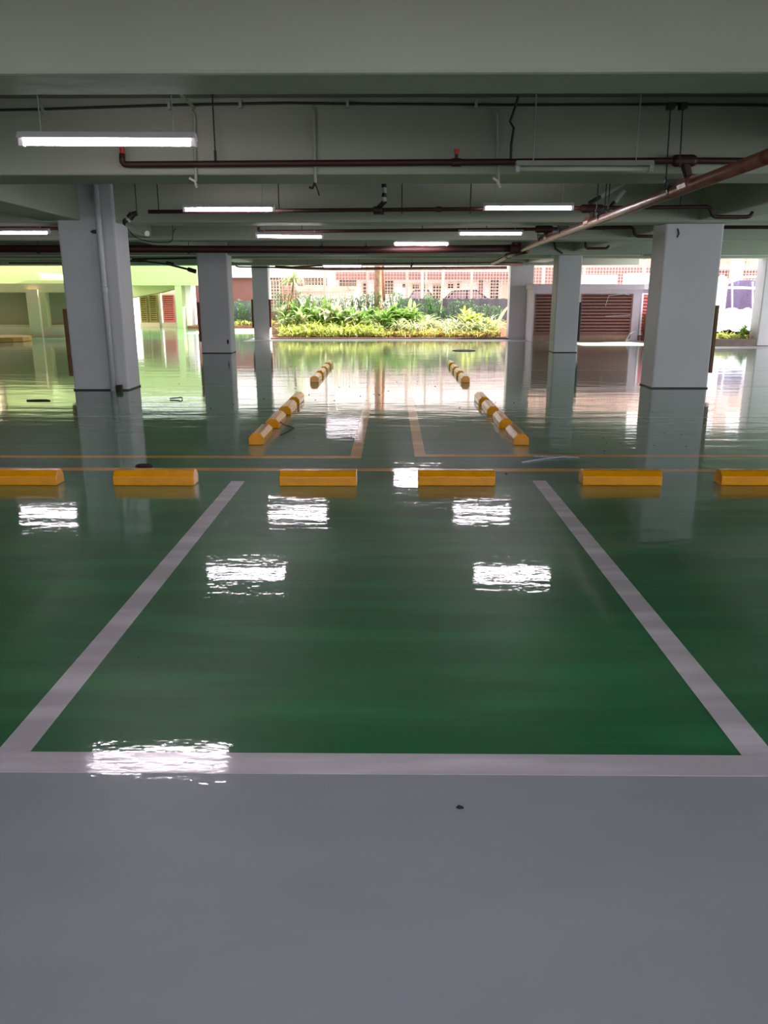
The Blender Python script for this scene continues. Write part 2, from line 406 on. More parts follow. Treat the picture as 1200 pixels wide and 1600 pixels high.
# main line running away along Y
zm = 2.44
pts = [(XM, 1.5, zm), (XM, 17.45, zm-.03)]
tm = pipe(pts, .055, M['main_pipe'], 'thick brownish pipe running away along the ceiling at right', 'main_pipe')
for y in (8.25, 10.95, 13.4, 15.2, 17.1):
    clamp(tm, (XM, y, zm+.01), (0, 1, 0), .068); rod(tm, XM-.075, y, zm+.01); rod(tm, XM+.075, y, zm+.01)
    part(MB().box(XM-.09, XM+.09, y-.02, y+.02, zm+.075, zm+.1), 'bracket', M['black'], tm)
for y in (7.85, 11.6, 14.6): coupling(tm, (XM, y, zm+.01), (0, 1, 0), .07, .28, M['main_pipe'])

# P1: nearest branch
Y1 = 7.8; zl = P(200, 256, Y1).z; zr = P(1068, 252, Y1).z
a0 = P(191, 240, Y1); a1 = P(191, 257, Y1); a2 = P(1069, 251, Y1); a3 = P(1400, 253, Y1)
t = pipe([a0, a1, a2, a3], .028, M['red_pipe'], 'long dark red sprinkler pipe nearest the camera, ending in an elbow at left', bend=.05)
part(MB().tube([a2, (XM, Y1, zm)], .042, 12), 'riser', M['red_pipe'], t); coupling(t, a2, (1, 0, 0), .052, .2, M['red_pipe'])
part(MB().tube([a0, a0+Vector((0, 0, .05))], .022, 8), 'sprinkler_head', M['red_cap'], t)
s = P(713, 250, Y1); part(MB().tube([s, s+Vector((0, 0, .05))], [.018, .014], 8), 'sprinkler_stem', M['red_pipe'], t)
part(MB().tube([s+Vector((0, 0, .05)), s+Vector((0, 0, .09))], [.018, .027], 8), 'sprinkler_head', M['red_cap'], t); coupling(t, s-Vector((0, 0, .02)), (1, 0, 0), .036, .09, M['red_pipe'])
for px in (337,): q = P(px, 252, Y1); rod(t, q.x, Y1, q.z); part(MB().tube([q, q+Vector((0, 0, .09))], .013, 8), 'rod_sleeve', M['black'], t)
q = P(798, 252, Y1); part(MB().tube([q, P(799, 225, Y1), P(803, 200, Y1), P(797, 190, Y1), P(806, 165, Y1), P(810, 150, Y1)], .012, 8), 'hanging_cable', M['cable'], t)
# P2
Y2 = 11.4
a = [P(232, 331, Y2), P(925, 325, Y2), P(1110, 323, Y2), P(1113, 339, Y2), P(1172, 339, Y2), P(1176, 331, Y2)]
t = pipe(a, .026, M['red_pipe'], 'second dark sprinkler pipe, stepping down in front of the large right column', bend=.07)
coupling(t, P(925, 326, Y2), (1, 0, 0), .055, .3, M['red_pipe']); part(MB().tube([P(925, 326, Y2), (XM, Y2, zm)], .035, 10), 'riser', M['red_pipe'], t)
for px in (248, 436, 628, 735, 945, 1062): q = P(px, 327, Y2); rod(t, q.x, Y2, q.z-.06)
coupling(t, P(590, 328, Y2), (1, 0, 0), .045, .12, M['red_pipe']); coupling(t, P(686, 327, Y2), (1, 0, 0), .036, .08, M['red_pipe'])
# P3
Y3 = 14.6
a = [P(404, 355, Y3), P(405, 362, Y3), P(850, 362, Y3), P(990, 355, Y3), P(992, 369, Y3), P(1060, 370, Y3)]
a[2] = P(850, 358, Y3)
t = pipe(a, .028, M['red_pipe'], 'third dark sprinkler pipe running behind the third beam', bend=.07)
coupling(t, P(850, 358, Y3), (1, 0, 0), .06, .3, M['red_pipe']); part(MB().tube([P(850, 358, Y3), (XM, Y3, zm)], .035, 10), 'riser', M['red_pipe'], t)
for px in (472, 660, 760, 943): q = P(px, 360, Y3); rod(t, q.x, Y3, q.z)
# P3b continuing right of the big column and left of the left column
for a, b, yy, Yp, r, lb in ((1126, 1290, 355, 14.9, .03, 'dark red pipe right of the large right column, upper of two'),
                            (1122, 1290, 373, 18.5, .022, 'thin red pipe right of the large right column, lower of two'),
                            (-120, 93, 357, 14.9, .03, 'dark pipe left of the large left column, upper of two'),
                            (-120, 93, 376, 18.0, .022, 'thin dark pipe left of the large left column, lower of two'),
                            (14, 97, 411, 25.6, .02, 'thin dark rail under the far beam left of the large column')):
    t = pipe([P(a, yy, Yp), P(b, yy, Yp)], r, M['red_pipe'], lb)
    rod(t, P((a+b)/2+10, yy, Yp).x, Yp, P(a, yy, Yp).z)
# P4 thick red cross pipe
Y4 = 17.6
t = pipe([P(-180, 388.5, Y4), P(200, 389, Y4), P(560, 390.5, Y4), P(812, 388, Y4)], .075, M['red_pipe'], 'thick dark red pipe crossing the hall from left to the main pipe', 'main_pipe')
coupling(t, P(806, 389, Y4), (1, 0, 0), .1, .25, M['red_pipe'])
part(MB().tube([P(806, 388, Y4), P(806, 375, Y4)], .05, 10), 'riser', M['red_pipe'], t); part(MB().tube([P(800, 377, Y4), P(816, 377, Y4)], .06, 10), 'valve', M['red_pipe'], t)
for px in (60, 295, 503, 572): q = P(px, 390, Y4); clamp(t, q, (1, 0, 0), .085); rod(t, q.x, Y4, q.z)
# P5 far thin
Y5 = 25.2
t = pipe([P(368, 415, Y5), P(372, 417, Y5), P(440, 418, Y5), P(560, 412, Y5), P(812, 410, Y5)], .022, M['red_pipe'], 'far thin red pipe under the last beams', bend=.03)
for px in (644, 724, 788, 480, 560): q = P(px, 413, Y5); rod(t, q.x, Y5, q.z, r=.006)
part(MB().tube([P(645, 412, Y5), P(642, 417, Y5)], .03, 8), 'tee', M['red_pipe'], t)
t = pipe([P(430, 417, 26.2), P(470, 419, 26.2), P(520, 420, 26.2), P(792, 418, 26.2)], .045, M['main_pipe'], 'pale pipe low across the far opening above the fence')
for px in (532, 600, 716): q = P(px, 418, 26.2); rod(t, q.x, 26.2, q.z, r=.006)
t = pipe([(XM+.15, 17.7, 2.38), (XM+.1, 20.2, 2.4), (XM+.1, 22.0, 2.36), (XM+.1, 23.4, 2.34), (XM+1.0, 23.6, 2.34)], .05, M['main_pipe'], 'pale jointed pipe continuing the main pipe towards the far opening')
coupling(t, (XM+.1, 20.2, 2.4), (-.2, 1, 0), .07, .2, M['black'])
# small U pipe by right columns, red pipes left between columns
t = pipe([P(915, 374, 18.2), P(915, 388, 18.2), P(948, 388, 18.2), P(952, 384, 18.2)], .028, M['red_pipe'], 'small U-shaped red pipe stub beside the slim right column')
t = pipe([P(206, 405, 24), P(300, 403.5, 24), P(330, 403, 24)], .022, M['red_pipe'], 'thin straight red pipe seen between the left columns')
t2 = pipe([P(200, 408, 26), P(222, 408, 26), P(262, 413, 25.4), P(303, 423, 23.5)], .03, M['red_pipe'], 'slanting red pipe with couplings seen between the left columns')
rod(t2, P(222, 407, 26).x, 26, P(222, 407, 26).z)
coupling(t2, P(222, 407, 26), (1, 0, 0), .06, .3, M['red_pipe']); coupling(t2, P(300, 422.5, 23.7), (1, 0, -.3), .06, .25, M['red_pipe']); coupling(t2, P(266, 412, 25.3), (1, 0, -.2), .055, .25, M['red_pipe'])
# drain pipes
t = thing('drain_pipe', (-4.42, 12.5, 0), 'white drain pipe running down the front of the large left column', 'pipe')
part(MB().tube([(-4.42, 12.55, 0), (-4.42, 12.55, 2.52), (-4.42, 12.55, 3.18)], .045, 14), 'pipe', M['column'], t, smooth=True)
coupling(t, (-4.42, 12.55, 1.55), (0, 0, 1), .055, .08, M['column'])
part(MB().box(-4.36, -4.29, 12.52, 12.6, 0, .09), 'foot_block', M['debris'], t)
t = thing('drain_pipe', P(205, 345, 11.5), 'angled drain pipe with black elbows beside the large left column', 'pipe')
q = [P(214, 333, 11.6), P(207, 335, 11.6), P(197, 347, 11.6), P(200, 352, 11.5), P(230, 365, 11.0)]
rod(t, P(214, 333, 11.6).x, 11.6, P(214, 333, 11.6).z); part(MB().tube(q[:2], .035, 10), 'elbow', M['black'], t); part(MB().tube([q[1], (q[1]+q[2])/2], .05, 10), 'elbow', M['black'], t)
part(MB().tube([(q[1]+q[2])/2, q[2]], .04, 10), 'pipe', M['conduit'], t); part(MB().ball(q[2], .055), 'elbow', M['black'], t)
part(MB().tube([q[3], q[4]], .036, 12), 'pipe', M['white_pvc'], t)
t = thing('drain_pipe', P(600, 290, 11.4), 'short black and white banded pipe dropping at centre above the second pipe', 'pipe')
part(MB().tube([P(600, 284, 11.4), Vector((P(600, 284, 11.4).x, 11.4, SZ))], .03, 10), 'upper_pipe', M['white_pvc'], t)
q = [P(600, 284, 11.4), P(600, 293, 11.4), P(601, 302, 11.4), P(600, 308, 11.4), P(601, 315, 11.4), P(592, 324, 11.6)]
for i, mm in enumerate(('black', 'white_pvc', 'black', 'white_pvc', 'black')): part(MB().tube([q[i], q[i+1]], .034 if mm == 'black' else .03, 10), 'band', M[mm], t)
part(MB().box(q[5].x-.07, q[5].x+.07, 11.55, 11.68, q[5].z-.1, q[5].z-.02), 'bracket', M['black'], t)
# diagonal flue pair right of centre
for a, b, lb in (((920, 318), (975, 286), 'grey stub pipe slanting up beside the main pipe, longer of two'), ((953, 325), (975, 297), 'grey stub pipe slanting up beside the main pipe, shorter of two')):
    t = thing('drain_pipe', P(*a, 12.0), lb, 'pipe')
    mid = ((a[0]*2+b[0])/3, (a[1]*2+b[1])/3); mid = P(*mid, 12.0)
    part(MB().tube([P(*a, 12.0), mid], .03, 10), 'elbow', M['black'], t); part(MB().tube([mid, P(*b, 12.0)], .034, 10), 'pipe', M['conduit'], t)

# conduits on second beam
t = thing('conduit_line', P(600, 163, 7.85), 'thin grey cable conduit along the top of the second beam', 'conduit')
q = [P(x, y, 7.895) for x, y in ((-60, 173), (60, 171), (150, 168), (280, 164), (450, 161), (520, 162), (700, 163), (790, 164), (1050, 163), (1300, 166))]
part(MB().tube(q, .011, 8), 'conduit', M['cable'], t)
for px, yy in ((66, 171), (264, 165), (375, 163), (543, 162), (744, 163)): part(MB().box(P(px, yy, 7.87).x-.012, P(px, yy, 7.87).x+.012, 7.86, 7.92, P(px, yy, 7.87).z-.03, P(px, yy, 7.87).z+.03), 'clip', M['conduit'], t)
def drop(px, y0, y1, lb, hook=None):
    t = thing('conduit_drop', P(px, y0, 7.88), lb, 'conduit')
    part(MB().tube([P(px-4, y0, 7.89), P(px, y0+8, 7.89), P(px+1, (y0+y1)/2, 7.89), P(px+3, y1, 7.89)], .014, 8), 'conduit', M['beam'], t)
    a = P(px+2, y1, 7.86)
    if hook == 'black':
        part(MB().tube([a, a+Vector((-.02, -.03, -.05)), a+Vector((-.05, -.04, -.04))], .012, 6).tube([a, a+Vector((.04, -.04, -.11))], .008, 6), 'cable_end', M['black'], t)
    elif hook: part(MB().tube([a+Vector((-.05, -.02, .03)), a, a+Vector((.02, -.04, -.05))], .012, 6), 'bracket', M['white_pvc'], t)
drop(490, 166, 286, 'conduit dropping down the second beam at centre-left, black cable end below', 'black')
drop(303, 172, 284, 'conduit dropping down the second beam beside the big lamp', 'white')
drop(776, 172, 284, 'faint conduit dropping down the second beam right of centre', 'white')
# brackets with twin rods at upper right
t = thing('pipe_hanger', P(1045, 163, 7.8), 'pair of long thin hanger rods with top brackets at upper right', 'pipe hanger')
for a, b in (((1048, 165), (1040, 292)), ((1067, 165), (1062, 262))):
    part(MB().tube([P(*a, 7.7), P(*b, 7.9 if a[0] < 1050 else 7.7)], .006, 6), 'rod', M['black'], t)
    q = P(*a, 7.7); part(MB().box(q.x-.03, q.x+.03, 7.66, 7.74, q.z-.03, q.z+.02), 'bracket', M['cable'], t)
q = P(1048, 163, 7.75); q2 = P(1070, 162, 7.75); part(MB().tube([q, q2], .015, 6), 'cross_piece', M['cable'], t)
# triangular gusset bracket at slab
t = thing('cable_strut', P(290, 152, 7.2), 'short slanting strut under the slab above the big lamp', 'bracket')
part(MB().tube([P(283, 148, 7.0), P(303, 168, 7.85)], .014, 6), 'strut', M['beam'], t)
# loose cable on left beam behind the left column
t = thing('hanging_cable', P(205, 362, 14), 'thin dark cable looping along the beam right of the large left column', 'cable')
part(MB().tube([P(270, 362, 14.2), Vector((P(270, 362, 14.2).x, 14.2, SZ))], .006, 6), 'drop', M['cable'], t)
part(MB().tube(arc([P(200, 358, 14.2), P(213, 373, 14.2), P(240, 379, 14.2), P(270, 379, 14.2), P(270, 362, 14.2), P(275, 357, 14.2)], .12), .008, 6), 'cable', M['cable'], t)
t = thing('hanging_cable', P(1000, 405, 27), 'sagging black cable across the upper right opening', 'cable')
part(MB().tube([P(905, 392, 24.62), P(925, 396, 24.62), P(955, 401, 24.62), P(985, 402, 24.62), P(1008, 404.5, 24.62), P(1030, 400, 24.62), P(1050, 390, 24.62)], .012, 6), 'cable', M['cable'], t)
t = thing('hanging_cable', P(868, 380, 20.5), 'black cable hanging beside the slim right column', 'cable')
part(MB().tube([P(864, 372, 21.17), P(868, 388, 21.17), P(879, 396, 21.17)], .02, 6), 'cable', M['cable'], t)

# ================================================================== SHAFT HOUSE WITH LOUVRES (right)
YS = 26.75
def louvre(t, x0, x1, z0, z1, Y, mf, ms, n, part_name='louvre_panel', depth=.08):
    """one framed louvre: frame + slats in one panel"""
    b = MB(); w = .05
    b.box(x0, x0+w, Y-.03, Y+depth, z0, z1); b.box(x1-w, x1, Y-.03, Y+depth, z0, z1); b.box(x0+w, x1-w, Y-.03, Y+depth, z1-w, z1); b.box(x0+w, x1-w, Y-.03, Y+depth, z0, z0+w)
    fr = part(b, part_name, mf, t)
    s = MB(); dz = (z1-z0-2*w)/n
    for i in range(n):
        z = z0+w+dz*i
        s.prism([(Y-.02, z+dz*.05), (Y-.02, z+dz*.62), (Y+.05, z+dz*.95), (Y+.05, z+dz*.80)], 'x', x0+w, x1-w)
    o = part(s, 'louvre_slats', ms, t)
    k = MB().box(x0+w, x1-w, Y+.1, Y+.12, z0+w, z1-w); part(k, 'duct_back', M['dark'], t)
def rect(x0, y0, x1, y1, Y): a = P(x0, y0, Y); b = P(x1, y1, Y); return a.x, b.x, b.z, a.z   # X0,X1,z0,z1
X0 = P(832, 500, YS).x; X1 = P(998, 500, YS).x
ztop = P(900, 452, YS).z; zcap = P(900, 444, YS).z
t = thing('vent_shaft', ((X0+X1)/2, YS+1, 0), 'pale plastered vent shaft with brown louvres behind the slim right column', 'vent shaft')
lv = [rect(836, 459, 880, 524, YS), rect(908, 459, 985, 524, YS)]
b = MB(); zl0 = lv[1][2]; zl1 = lv[1][3]
b.box(X0, X1, YS+.25, YS+2.2, .0, ztop); b.box(X0, lv[0][0], YS, YS+.25, 0, ztop); b.box(lv[0][1], lv[1][0], YS, YS+.25, 0, ztop); b.box(lv[1][1], X1, YS, YS+.25, 0, ztop)
for l in lv: b.box(l[0], l[1], YS, YS+.25, l[3], ztop)
part(b, 'wall', M['shaft'], t)
b = MB(); [b.box(l[0], l[1], YS-.01, YS+.25, 0, l[2]) for l in lv]; part(b, 'base_sill', M['shaft_base'], t)
part(MB().box(X0-.05, X1+.08, YS-.1, YS+2.3, ztop, zcap), 'roof_slab', M['shaft'], t, bevel=.01)
for l in lv: louvre(t, l[0], l[1], l[2], l[3], YS+.04, M['louvre'], M['louvre'], 12)
# second, sunlit shaft to the right; paler louvre colours stand in for sunlight
x0 = P(1001, 500, 27.4).x; x1 = P(1070, 500, 27.4).x
t = thing('vent_shaft', ((x0+x1)/2, 28, 0), 'sunlit white vent shaft with louvres coloured pink for sunlight beside the large right column', 'vent shaft')
part(MB().box(x0, x1, 27.6, 29.2, 0, P(1010, 452, 27.4).z), 'wall', M['shaft'], t); part(MB().box(x0, x1, 27.4, 27.6, 0, P(1005, 525, 27.4).z), 'base_sill', M['shaft_base'], t)
part(MB().box(x0-.05, x1, 27.3, 29.3, P(1010, 452, 27.4).z, P(1010, 443, 27.4).z), 'roof_slab', M['shaft'], t)
l = rect(1005, 458, 1040, 524, 27.4); louvre(t, l[0]-.02, l[1], l[2], l[3], 27.44, M['house'], M['louvre_red'], 12)
# twine and torn plastic on the louvre
t = thing('plastic_strip', P(975, 500, YS-.1), 'torn white plastic strip caught on the right edge of the brown louvres', 'plastic')
b = MB(); b.tube([P(946, 478, YS-.08), P(951, 462, YS-.08), P(975, 459, YS-.08), P(984, 461, YS-.1)], .012, 6); b.tube([P(946, 494, YS-.08), P(974, 493, YS-.08), P(985, 492, YS-.08)], .01, 6)
b.tube([P(978, 532, YS-.15), P(984, 522, YS-.2), P(994, 517, YS-.15), P(985, 530, YS-.2), P(976, 534, YS-.2)], .022, 6)
part(b, 'strands', M['plastic'], t)

# ================================================================== LEFT RAMP BUILDING
YW = 29.45
t = thing('ramp_wall', (-13.5, YW, 0), 'beige ramp wall with recessed grey panels at far left', 'wall')
zp0 = P(40, 511, YW).z; zp1 = P(40, 457, YW).z; zb1 = P(60, 443, YW).z
xr = P(160, 500, YW).x
part(MB().box(-17, xr, YW, YW+.4, 0, zp0), 'parapet', M['pink_wall'], t)
part(MB().box(-17, xr, YW-.02, YW+.5, zp1, zb1), 'lintel', M['tan_wall'], t)
part(MB().box(-17, xr, YW+.3, YW+.42, zp0, zp1), 'panel', M['panel'], t)
part(MB().box(-17, xr, YW+.1, YW+.34, zp0, zp0+.07), 'panel_sill', M['tan_wall'], t)
part(MB().box(P(48, 500, YW).x, P(66, 500, YW).x, YW-.15, YW+.35, 0, zp1+.1), 'pier', M['pink_wall'], t)
part(MB().box(P(66, 500, YW).x, P(75, 500, YW).x, YW-.0, YW+.35, zp0, zp1+.1), 'pier', M['tan_wall'], t)
# yellow kerb islet
e = MB(); c0 = G(-14, 533); n = 20
pts = [(c0.x+1.3*math.cos(2*math.pi*i/n), c0.y+1.1*math.sin(2*math.pi*i/n)) for i in range(n)]
o = e.prism(pts, 'z', 0, .16).build('kerb_island', M['yellow_kerb'], bevel=.02); tag(o, 'rounded yellow-edged kerb island at the far left', 'kerb')
# helical ramp: curved rising slab
t = thing('spiral_ramp', (-14, 33, 0), 'pale green curved ramp slab rising behind the far left wall', 'ramp')
b = MB()
def q_(x, y): v = P(x, y, 30.6); return (max(v.x, -16.95), v.z)
o1 = [q_(-80, 482), q_(0, 460), (q_(28, 450)), q_(42, 445), q_(55, 443), q_(130, 443), q_(150, 418), q_(-80, 418)]
b.prism([q_(-80, 482), q_(0, 460), q_(28, 450), q_(42, 445), q_(55, 443), q_(130, 443), q_(130, 438), q_(44, 438), q_(0, 452), q_(-80, 474)], 'y', 30.4, 33.2)
part(b, 'ramp_slab', M['green_wall'], t)
b = MB(); b.prism([q_(-80, 440), q_(46, 440), q_(52, 434), q_(51, 430), q_(46, 429), q_(46, 425), q_(54, 427), q_(57, 434), q_(53, 442), q_(-80, 446)], 'y', 31.0, 33.4)
part(b, 'upper_curve', M['green_wall'], t)
part(MB().box(-16.9, P(190, 450, 34.5).x, 34.5, 34.9, 0, 4.2), 'core_wall', M['green_wall'], t)
# centre-left green portal
YP = 38.4
t = thing('ramp_portal', (-10.3, YP, 0), 'pale green column and beam portal seen between the two left columns', 'portal')
r = rect(196, 418, 309, 446, YP-.4); part(MB().box(r[0], r[1], YP-.4, YP+.4, r[2], r[3]+.8), 'beam', M['green_wall'], t)
r = rect(272, 440, 287, 513, YP-.4); part(MB().box(r[0], r[1], YP-.38, YP+.3, 0, r[2]*0+P(280, 445, YP-.4).z), 'column', M['green_wall'], t)
r = rect(288, 446, 304, 513, YP+.6); part(MB().box(r[0], r[1], YP+.3, YP+.9, 0, r[3]+.3), 'white_pier', M['house'], t)
b = MB(); qq = lambda x, y: (P(x, y, YP+.4).x, P(x, y, YP+.4).z)
b.prism([qq(200, 440), qq(275, 440), qq(275, 450), qq(248, 457), qq(200, 466)], 'y', YP+.4, YP+1.4); part(b, 'sloping_soffit', M['tan_wall'], t)
YL = 40.0
t = thing('louvre_wall', (-11, YL, 0), 'olive double louvre door in a tan frame seen between the left columns', 'louvre door')
l = rect(218, 461, 232, 504, YL); l2 = rect(232.4, 461, 247, 504, YL)
louvre(t, l[0], l[1], l[2], l[3], YL, M['louvre_olive'], M['louvre_olive'], 12); louvre(t, l2[0], l2[1], l2[2], l2[3], YL, M['louvre_olive'], M['louvre_olive'], 12)
r = rect(215, 450, 250, 512, YL); part(MB().box(r[0], r[1], YL+.12, YL+.5, 0, r[3]), 'frame_wall', M['tan_wall'], t)
part(MB().box(r[0], r[1], YL-.05, YL+.12, 0, l[2]), 'base', M['pink_wall'], t)
t = thing('louvre_wall', (-10.3, YL, 0), 'red and white louvre panel seen between the left columns', 'louvre panel')
l = rect(253.5, 461, 274, 504, YL); louvre(t, l[0], l[1], l[2], l[3], YL, M['louvre_red'], M['louvre_red'], 12)
r = rect(250, 447, 276, 512, YL); part(MB().box(r[0], r[1], YL+.12, YL+.5, 0, r[3]), 'frame_wall', M['house'], t)
part(MB().box(r[0], r[1], YL-.05, YL+.12, 0, l[2]), 'base', M['pink_wall'], t)

# ================================================================== PLANTING BED
zk = P(600, 528, 28.15).z
o = MB().box(-4.24, 4.07, 28.15, 28.33, -.1, zk).build('kerb', M['curb'], bevel=.01); tag(o, 'long low brown kerb in front of the central planting', 'kerb')
o = MB().box(4.88+.0, P(832, 530, 28.2).x-.0, 27.9, 28.05, -.1, .12).build('kerb', M['curb'], bevel=.01); tag(o, 'short brown kerb piece beside the farthest right column', 'kerb')
o = MB().box(8.45, 10.98, 24.3, 24.5, -.1, P(1140, 530, 24.3).z).build('kerb', M['curb_conc'], bevel=.01); tag(o, 'rough concrete kerb below the plastic sheeting at right', 'kerb')
b = MB()
b.prism([(28.33, -.1), (28.33, zk-.03), (30.0, zk+.15), (32.2, zk+.45), (32.2, -.1)], 'x', -4.6, 7.0); tag(b.build('planting_soil', M['soil']), kind='structure')
b = MB(); b.box(8.45, 14, 24.5, 28, -.1, P(1140, 530, 24.3).z-.03); tag(b.build('planting_soil', M['soil']), kind='structure')
b = MB(); b.box(-9.5, -4.9, 37.5, 40, -.1, .12); tag(b.build('planting_soil', M['soil']), kind='structure')

def blade(b, base, az, L, w, lift, droop, segs=5, fold=.25):
    """one arching strap leaf"""
    d = Vector((math.cos(az), math.sin(az), 0)); sd_ = Vector((-math.sin(az), math.cos(az), 0)); i0 = len(b.v)
    p = Vector(base); ang = lift
    for i in range(segs+1):
        t_ = i/segs; ww = w*(math.sin(math.pi*min(1, .18+.82*t_))**.7 if t_ < 1 else .02)
        n_ = Vector((0, 0, 1)) if abs(math.cos(ang)) > .2 else d
        b.v += [tuple(p - sd_*ww/2 + Vector((0, 0, ww*fold))), tuple(p), tuple(p + sd_*ww/2 + Vector((0, 0, ww*fold)))]
        p = p + (d*math.cos(ang) + Vector((0, 0, 1))*math.sin(ang)) * (L/segs); ang -= droop/segs
    for i in range(segs):
        k = i0+i*3; b.f += [(k, k+1, k+4, k+3), (k+1, k+2, k+5, k+4)]
def clump(kind):
    b = MB(); b.closed = False
    if kind == 'strap':
        for i in range(26): blade(b, (random.uniform(-.06, .06), random.uniform(-.06, .06), 0), random.uniform(0, 6.28), random.uniform(.5, .95), random.uniform(.035, .06), random.uniform(.9, 1.45), random.uniform(1.2, 2.4), 6)
    if kind == 'broad':
        for i in range(26):
            z = random.uniform(.05, .55); blade(b, (random.uniform(-.12, .12), random.uniform(-.12, .12), z), random.uniform(0, 6.28), random.uniform(.28, .5), random.uniform(.08, .13), random.uniform(.3, 1.3), random.uniform(.4, 1.4), 4)
        for i in range(5):
            x, y = random.uniform(-.12, .12), random.uniform(-.12, .12); b.tube([(x*.4, y*.4, 0), (x, y, .55)], .012, 5)
    if kind == 'bush':
        for i in range(190):
            a = random.uniform(0, 6.28); r = .36*random.random()**.5; z = random.uniform(.08, 1.0); r *= (1.1 - .6*abs(z-.5))
            blade(b, (r*math.cos(a), r*math.sin(a), z), random.uniform(0, 6.28), random.uniform(.07, .15), random.uniform(.03, .055), random.uniform(-.3, 1.0), .6, 2)
        for i in range(7):
            a = random.uniform(0, 6.28); b.tube([(0, 0, 0), (.12*math.cos(a), .12*math.sin(a), .45), (.22*math.cos(a), .22*math.sin(a), .9)], .012, 5)
    return b
protos = {}
def plant(kind, variant, m):
    key = (kind, variant, m)
    if key not in protos:
        random.seed(hash((kind, variant)) % 1000 if False else sum(map(ord, kind))*7+variant)
        b = clump(kind); nm = {'strap': 'strap_leaf_plant', 'broad': 'broad_leaf_plant', 'bush': 'leafy_bush'}[kind]
        o = b.build(nm, M[m]); protos[key] = o; return o
    o = protos[key].copy(); COL.objects.link(o); return o
def zsoil(y): return zk-.03 + max(0, y-28.33)*.12
RN = random.Random(11)
def put(kind, m, x, y, z, s, label, group, n=3):
    o = plant(kind, RN.randrange(n), m); o.location = (x, y, z); o.rotation_euler = (0, 0, RN.uniform(0, 6.28)); o.scale = (s, s, s*RN.uniform(.9, 1.12))
    return tag(o, label, 'plant', group)
# dark bushes in the back row (centre and left)
for i in range(22):
    x = -4.1 + i*.39 + RN.uniform(-.12, .12); m = 'leaf_dark'
    put('bush', m, x, 31.3+RN.uniform(-.3, .3), zsoil(31.3)-.05, RN.uniform(.95, 1.25) if x < 1.4 else RN.uniform(.7, 1.15), 'dark green leafy bush in the back row against the fence', 'dark bushes along the fence')
# broad-leaf bright plants mid row, mostly left half
for i in range(44):
    x = -4.1 + 5.0*i/43 + RN.uniform(-.12, .12); y = RN.uniform(29.5, 31.0)
    put('broad', 'leaf_bright' if i % 3 else 'leaf_pale', x, y, zsoil(y)-.03, RN.uniform(.8, 1.35), 'broad-leaved green plant in the left half of the bed', 'broad-leaved plants of the central bed')
for i in range(8):
    x = RN.uniform(2.6, 3.6); y = RN.uniform(29.4, 30.6)
    put('broad', 'leaf_yellow', x, y, zsoil(y)-.03, RN.uniform(.8, 1.1), 'yellow-green broad-leaved plant near the farthest right column', 'broad-leaved plants beside the right column')
# pale strap-leaved plants, right half
for i in range(46):
    x = RN.uniform(-.8, 3.95); y = RN.uniform(29.1, 30.9)
    put('strap', 'leaf_pale', x, y, zsoil(y)-.03, RN.uniform(.7, 1.15), 'pale arching strap-leaved plant in the right half of the bed', 'strap-leaved plants of the central bed')
for i in range(26):
    x = RN.uniform(-4.0, -.5); y = RN.uniform(29.2, 30.1)
    put('strap', 'leaf_yellow', x, y, zsoil(y)-.03, RN.uniform(.7, 1.15), 'yellow-green strap-leaved plant in the left half of the bed', 'strap-leaved plants among broad leaves')
# right bed
zr_ = P(1140, 530, 24.3).z-.03
for i in range(12):
    x = 8.6+i*.2; y = RN.uniform(24.65, 25.1)
    put('strap', 'leaf_yellow', x, y, zr_-.02, RN.uniform(.3, .42), 'small yellow-green plant behind the concrete kerb at right', 'small plants below the plastic sheeting')
put('broad', 'leaf_bright', 10.75, 24.8, zr_-.02, .62, 'single larger green plant beside the pale column at the right frame edge', 'small plants below the plastic sheeting', 1)
# left gap bed
for i in range(9):
    x = -8.6+i*.42; put('bush', 'leaf_dark', x, 38.4, .1, RN.uniform(1.0, 1.3), 'green bush seen between the middle and farthest left columns', 'bushes between the left columns')
# ground cover
def cover(x0, x1, y0, y1, n, m, label, hs=(.1, .3), zf=zsoil):
    b = MB(); b.closed = False
    for i in range(n):
        y = RN.uniform(y0, y1); blade(b, (RN.uniform(x0, x1), y, zf(y)+RN.uniform(0, hs[1]*.7)), RN.uniform(0, 6.28), RN.uniform(*hs), RN.uniform(.035, .085), RN.uniform(.1, 1.4), RN.uniform(.3, 1.5), 3)
    tag(b.build('ground_cover', M[m]), label, 'ground cover', kind='stuff')
cover(-4.0, -.3, 28.42, 29.6, 1300, 'leaf_yellow', 'dense low yellow-green ground cover behind the left part of the kerb', (.1, .34))
cover(-.6, 3.85, 28.42, 29.5, 1000, 'leaf_yellow', 'sparse low yellow-green ground cover behind the right part of the kerb', (.08, .22))
cover(-.6, 3.8, 28.42, 29.9, 900, 'leaf_dry', 'dry tan leaf litter on the bare soil behind the kerb', (.08, .18))
cover(8.5, 10.9, 24.55, 25.2, 300, 'leaf_yellow', 'low yellow-green ground cover behind the concrete kerb at right', (.08, .2), zf=lambda y: zr_)
cover(-8.8, -4.9, 37.6, 38.3, 300, 'leaf_yellow', 'yellowed low plants seen between the left columns', (.1, .25), zf=lambda y: .1)

